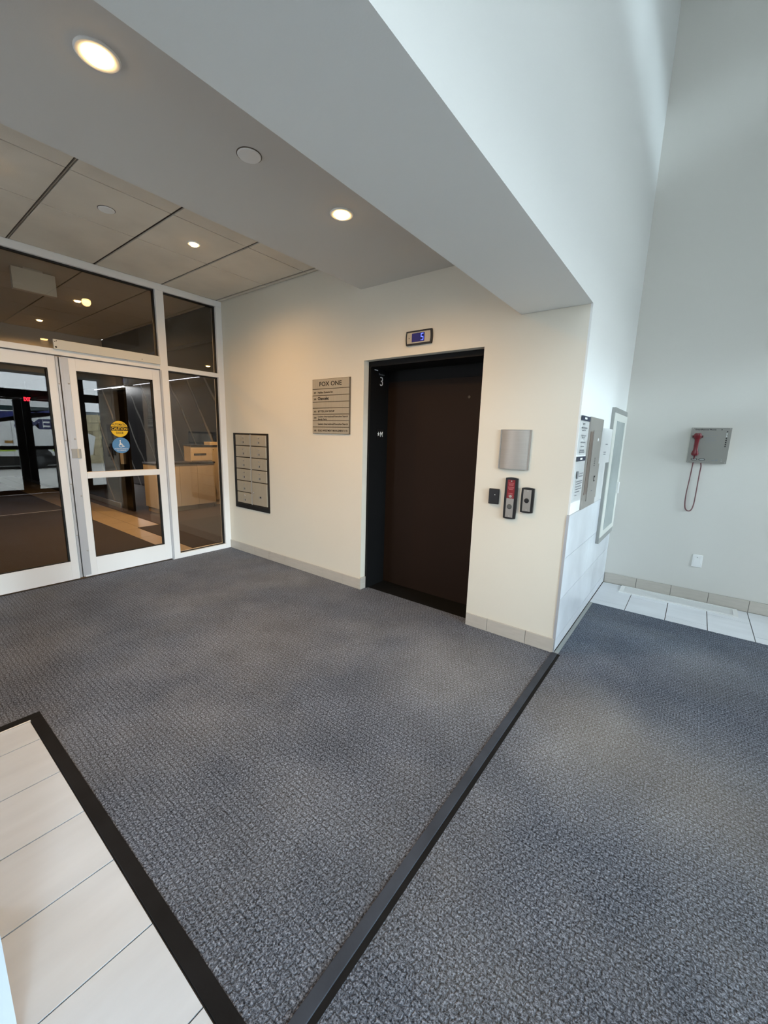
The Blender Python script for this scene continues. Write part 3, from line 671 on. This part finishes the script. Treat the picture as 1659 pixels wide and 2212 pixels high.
# ------------------------------------------------------------------ vestibule behind the glass
struct(B('ceiling_vestibule', SLOT, None, (-3.7, -.05, -4.5, 2.2, ZT+.012, ZT+.12)))
CV = bpy.data.objects['ceiling_vestibule']
vy = [-.065-.605*i for i in range(8)]; vy = [-.004]+vy
vx = [-.06, -.95, -1.56, -2.17, -2.78, -3.39, -3.695]
for j in range(len(vy)-1):
    for i in range(len(vx)-1):
        B('panel', DARKCEIL, CV, (vx[i+1]+.003, vx[i]-.003, vy[j+1]+.006, vy[j]-.006, ZT, ZT+.012))
struct(B('wall_vestibule', DARKWALL, None, (-3.25, -.05, 0, .10, 2.60, ZT), (-11.3, -3.25, 0, .12, 2.21, ZT), (-.10, -.05, .0, 2.2, 0, 2.6), (-4.6, -.05, 2.1, 2.2, 2.55, 2.7)))
struct(B('ceiling_alcove', DARKWALL, None, (-7.6, -.05, .12, 2.2, 2.60, 2.70)))
struct(B('ceiling_passage', mat('black_brown_wall', (20, 18, 17), .8), None, (-11.3, -3.8, -4.5, 0, 2.56, 2.70)))
struct(B('wall_header', DARKCEIL, None, (-3.80, -3.7, -4.5, 0, 2.56, ZT+.1)))
struct(B('wall_passage', mat('black_brown_wall', (20, 18, 17), .8), None, (-11.4, -11.3, -4.6, 2.2, 0, 2.7), (-11.3, -.05, -4.6, -4.5, 0, ZT+.1), (-11.3, -4.625, .12, .15, 0, 2.22)))
mw = struct(B('wall_marble', MARBLE, None, (-4.62, -3.86, .12, .15, .10, 2.20), (-7.6, -.11, 1.75, 1.80, 0, 2.60)))
struct(B('trim_7', mat('grey_skirting', (120, 118, 114), .5), None, (-7.6, -3.86, .108, .12, .0005, .09)))
struct(B('door_4', mat('black_cabinet_door', (12, 10, 9), .25), None, (-3.85, -3.29, .12, .16, .005, 2.19), bev=.002))
for x in (-3.60, -3.54): B('handle', STEEL_D, bpy.data.objects['door_4'], (x-.006, x+.006, .09, .12, .85, 1.10), bev=.002)
tag(B('light_strip', LEDBAR, None, (-7.0, -.2, 1.736, 1.746, 2.589, 2.597)), 'thin cool light strip along the top of the marble alcove wall', 'light')
tag(B('light_strip', LEDBAR, None, (-4.62, -3.30, .108, .116, 2.198, 2.206)), 'thin cool light strip above the black door beyond the glass', 'light')
# floor finishes of the vestibule
struct(B('floor_vestibule', MATDARK, None, (-11.3, -.055, -4.5, 2.1, -.01, -.002)))
FV = bpy.data.objects['floor_vestibule']
q = 0
x = -.06
while x > -11.2:
    B('tile', TAN, FV, (x-.597, x-.003, -.603, -.335, -.004, .0015), bev=.001)
    B('tile', TAN, FV, (x-.597, x-.003, -.329, -.045, -.004, .0015), bev=.001)
    x -= .6
tag(B('floor_mat', mat('brown_black_mat', (44, 38, 34), .95, bump=.3, bscale=240), None, (-1.90, -.255, -.365, 1.25, .0018, .007), bev=.002), 'dark floor mat in front of the pale counter behind the side pane', 'mat')
tag(B('floor_mat', mat('brown_black_mat', (44, 38, 34), .95), None, (-4.30, -.25, -3.6, -.61, .0002, .006), bev=.002), 'large dark brown entrance mat behind the glass doors', 'mat')
t = thing('exit_sign_box', (-.60, -1.573, ZT), 'white box sign hanging from the ceiling behind the transom glass', 'sign')
B('housing', OFFWHITE, t, (-.66, -.60, -1.742, -1.405, 2.765, ZT-.018), bev=.003); B('canopy', DARKCEIL, t, (-.65, -.61, -1.65, -1.50, ZT-.018, ZT-.0005))
t = thing('exit_sign', (-8.62, -.06, 2.56), 'small lit red exit sign seen through the left glass door', 'sign')
B('housing', BLACKM, t, (-8.64, -8.60, -.155, .0, 2.06, 2.22), bev=.002); B('stem', BLACKM, t, (-8.626, -8.614, -.085, -.07, 2.22, 2.5595))
text('lettering', 'EXIT', (-8.5998, -.078, 2.095), '+x', .088, EXITRED, t, align='CENTER', width=.13, bold=.002)
struct(B('trim_8', ALU, None, (-4.316, -4.302, -3.6, -.61, -.001, .007)))
# counter and tall cabinet
t = thing('reception_counter', (-3.02, .8, 0), 'low pale wood counter with dark top behind the glass side pane', 'counter')
B('body', WOOD, t, (-3.26, -2.785, .325, .75, .09, .87), (-3.26, -2.785, .753, 1.088, .09, .87), (-2.985, -2.785, 1.091, 1.44, .09, .87), bev=.001)
B('top', COUNTER, t, (-3.27, -2.770, .315, 1.09, .87, .90), (-2.99, -2.770, 1.09, 1.45, .87, .90), bev=.002)
B('toe_kick', mat('tan_toe_kick', (150, 128, 98), .5), t, (-3.22, -2.82, .345, 1.088, .0005, .09), (-2.985, -2.82, 1.091, 1.42, .0005, .09))
t = thing('tall_cabinet', (-3.3, 1.42, 0), 'taller pale wood cabinet with dark slot pull behind the low counter', 'cabinet')
B('body', WOOD, t, (-3.27, -3.01, 1.095, 1.72, .08, 1.185), (-3.27, -3.01, 1.46, 1.72, .0005, .09), bev=.001)
d = B('drawer', WOOD, t, (-3.01, -2.998, 1.10, 1.52, .91, 1.18), bev=.001); B('pull_slot', INK, d, (-2.998, -2.996, 1.15, 1.40, 1.01, 1.05))
d = B('door', WOOD, t, (-3.01, -2.998, 1.525, 1.715, .10, 1.18), bev=.001); MB().lathe([(.008, 0), (.006, .008)], (-2.998, 1.55, 1.12), (1, 0, 0), 12).build('knob', INK, d)
B('top', COUNTER, t, (-3.28, -2.985, 1.09, 1.73, 1.185, 1.21), bev=.002)
tag(B('document_tray', WOOD, None, (-3.25, -3.02, 1.50, 1.72, 1.2105, 1.27), bev=.003), 'small pale tray standing on the taller cabinet', 'tray')

# ------------------------------------------------------------------ entrance wall behind the camera (seen mirrored in the glass)
ZS = 2.76
E1_ = [(-5.6, -4.15), (-4.09, -2.64)]
wf = struct(B('wall_front', ATRIUM, None,
    (XD, XD+.12, YB, Y2, 2.70, 4.70), (XD, XD+.12, YB, Y2, 5.02, ZA), (XD, XD+.12, 1.30, Y2, 4.70, 5.02), (XD, XD+.12, YB, -5.7, 4.70, 5.02), (XD, XD+.12, 1.87, Y2, -.1, 2.70), (XD, XD+.12, YB, -5.7, -.1, 2.70)))
W2 = struct(frame('window_2', None, (XD, XD+.10, -5.7, 1.87, 2.07, 2.25), m=FRAMEB))
frame('head_bar', W2, (XD, XD+.10, -5.7, 1.87, 2.665, 2.70), m=FRAMEB)
for a, b in ((1.83, 1.87), (1.24, 1.30), (.92, .98), (.395, .61), (-1.62, -1.48), (-2.62, -2.50), (-4.15, -4.09), (-5.7, -5.62)):
    frame('mullion', W2, (XD, XD+.10, a, b, 0, 2.07), m=FRAMEB)
    frame('mullion', W2, (XD, XD+.10, a, b, 2.25, 2.665), m=FRAMEB)
def opane(parent, y0, y1, z0, z1): return B('glass_pane', GL_OUT, parent, (XD+.045, XD+.053, y0, y1, z0, z1))
for a, b in ((1.30, 1.83), (.98, 1.24), (.61, .92), (-2.50, -1.62), (-4.09, -2.62), (-5.62, -4.15)):
    opane(W2, a, b, .10, 2.07); frame('sill', W2, (XD, XD+.10, a, b, 0, .10), m=FRAMEB)
for a, b in ((1.30, 1.83), (.98, 1.24), (.61, .92), (-1.48, .395), (-2.50, -1.62), (-4.09, -2.62), (-5.62, -4.15)): opane(W2, a, b, 2.25, 2.665)
def bleaf(name, y0, y1, a, b):
    r = struct(frame(name, None, (XD+.01, XD+.06, y0, a, .01, 2.065), (XD+.01, XD+.06, b, y1, .01, 2.065), (XD+.01, XD+.06, a, b, .01, .104), (XD+.01, XD+.06, a, b, 2.03, 2.065), m=FRAMEB))
    opane(r, a, b, .104, 2.03)
    frame('push_bar', r, (XD-.06, XD-.02, y0+.03, y1-.03, .98, 1.06), m=FRAMEB); frame('bar_bracket', r, (XD-.02, XD+.01, y0+.03, y0+.10, .98, 1.06), (XD-.02, XD+.01, y1-.10, y1-.03, .98, 1.06), m=FRAMEB)
    return r
bleaf('door_5', -1.475, -.543, -1.34, -.68); bleaf('door_6', -.537, .39, -.40, .27)
tag(frame('closer_cover', None, (XD-.10, XD, -.50, .30, 2.09, 2.24), m=FRAMEB), 'dark door closer box mirrored in the left glass door', 'door operator')
# unseen clerestory strip and high rear window, added to brighten the hall's walls
W5 = struct(frame('added_clerestory', None, (XD, XD+.10, -5.7, 1.30, 4.70, 4.72), (XD, XD+.10, -5.7, 1.30, 5.0, 5.02), m=FRAMEB))
for k in range(6): frame('mullion', W5, (XD, XD+.10, 1.27-1.388*k-.03, 1.27-1.388*k+.03, 4.72, 5.0), m=FRAMEB)
for k in range(5): B('glass_pane', GL_OUT, W5, (XD+.045, XD+.053, 1.27-1.388*(k+1)+.03, 1.27-1.388*k-.03, 4.72, 5.0))
W4 = struct(frame('added_rear_window', None, (4.4, 6.7, YB-.1, YB-.02, 2.3, 2.36), (4.4, 6.7, YB-.1, YB-.02, 5.44, 5.5), (4.4, 4.46, YB-.1, YB-.02, 2.36, 5.44), (6.64, 6.7, YB-.1, YB-.02, 2.36, 5.44), m=FRAMEB))
frame('mullion', W4, (5.52, 5.58, YB-.1, YB-.02, 2.36, 5.44), m=FRAMEB)
for a, b in ((4.46, 5.52), (5.58, 6.64)): B('glass_pane', GL_OUT, W4, (a, b, YB-.062, YB-.055, 2.36, 5.44))

# ------------------------------------------------------------------ outside
struct(B('ground', CONC, None, (6.98, 60, -40, 40, -.25, -.03)))
tag(B('building', FACADE, None, (30, 38, -20, 9, -.03, 2.6)), 'grey building across the street mirrored in the door glass', 'building')
t = thing('stone_wall', (16.4, 4.4, -.03), 'tan stone block wall outside mirrored in the right glass door', 'wall')
for r in range(6):
    for k in range(5):
        y = 3.2+k*.62+(r % 2)*.3; B('stone', STONE, t, (16+random.uniform(0, .03), 16.6, y+.006, y+.61, -.03+r*.345+.004, -.03+(r+1)*.345-.004), bev=.012)
# ambulance
VX = 14.1
t = thing('ambulance', (VX+1.0, -.6, -.03), 'white emergency van with navy swoosh and lime stripe mirrored in left glass door', 'van')
q = MB(); q.box(VX, VX+2.1, -3.6, 2.3, .43, 2.75, bev=.06); body = q.build('body', VANW, t, True)
q = MB(); q.prism([(-2.3, .43), (-2.9, .43), (-3.05, 1.15), (-2.75, 1.3), (-2.35, 2.1), (-2.3, 2.2)], basis((VX+.15, 0, 0), '-x') @ Matrix.Translation((0, 0, -1.8)), 1.8); cab = q.build('cab', VANW, t)
q = MB(); q.prism([(-2.72, 1.32), (-2.42, 2.02), (-2.34, 2.02), (-2.34, 1.32)], basis((VX+.149, 0, 0), '-x'), .002); q.build('cab_window', VANT, cab)
MX = basis((VX, 0, 0), '-x')
q = MB(); q.prism([(-2.2, 2.16), (-2.2, 2.00), (-.30, 2.00), (.6, 2.03), (.6, 2.16)], MX, .003); q.build('window_band', VANT, t)
q = MB(); q.prism([(-2.2, 1.97), (-2.2, 2.17-.02), (-1.63, 2.065), (-1.17, 1.945), (-.70, 1.79), (-.29, 1.66), (.6, 1.40), (1.8, 1.2), (1.8, 1.5), (.6, 1.85), (-.29, 1.955), (-.7, 1.975)], MX @ Matrix.Translation((0, 0, .003)), .003); q.build('swoosh', VANB, t)
q = MB(); q.prism([(-.58, .61), (-.58, .69), (3.5, .69), (3.5, .61)], MX, .003); q.prism([(-2.2, .61), (-2.2, .69), (-1.62, .69), (-1.62, .61)], MX, .003); q.build('lime_stripe', VANG, t)
q = MB(); q.prism([(-.56, 1.80), (-.545, 1.80), (-.53, .44), (-.545, .44)], MX, .004); q.build('door_seam', GREYFL, t)
B('underside_shade', TYRE, t, (VX+.12, VX+1.9, -3.4, 2.1, .10, .44))  # dark inset box standing in for the shade under the van
B('marker_light', AMBER, t, (VX-.02, VX, .33, .54, .89, .98), bev=.008)
text('lettering', 'EMS', (VX-.001, 1.76, 1.405), '-x', .33, mat('navy_lettering', (30, 38, 84), .5), t, width=1.12, bold=.02, depth=.002)
for yw in (1.16, -2.4):
    q = MB(); q.lathe([(.0, 0), (.21, 0), (.30, -.01), (.335, -.04), (.335, -.20), (.30, -.22), (0, -.22)], (VX+.02, yw, .305), (-1, 0, 0), 32); wh = q.build('wheel', TYRE, t, True)
    q = MB(); q.prism([(-yw+.43*math.cos(a*math.pi/16), .42+.34*math.sin(a*math.pi/16)) for a in range(17)], MX, .004); q.build('wheel_arch', TYRE, t)
    MB().lathe([(.20, 0), (.18, .01), (.06, .02), (0, .02)], (VX+.018, yw, .305), (-1, 0, 0), 24).build('hub_cap', mat('dark_wheel_grey', (52, 54, 56), .5), wh, True)

# ------------------------------------------------------------------ print too small to pick apart; repeats of a kind
for o in bpy.data.objects:
    b = o.name.split('.')[0]
    if b in ('print_line', 'speaker_hole'): o['kind'] = 'stuff'
    if o.parent is None and 'label' in o:
        g = {'downlight': 'warm ceiling downlights', 'ceiling_cover': 'blank ceiling cover discs', 'notice': 'paper notices around the intercom', 'call_plate': 'call button plates', 'carpet': 'loop carpets of the lobby', 'floor_mat': 'vestibule floor mats'}.get(b)
        if g: o['group'] = g
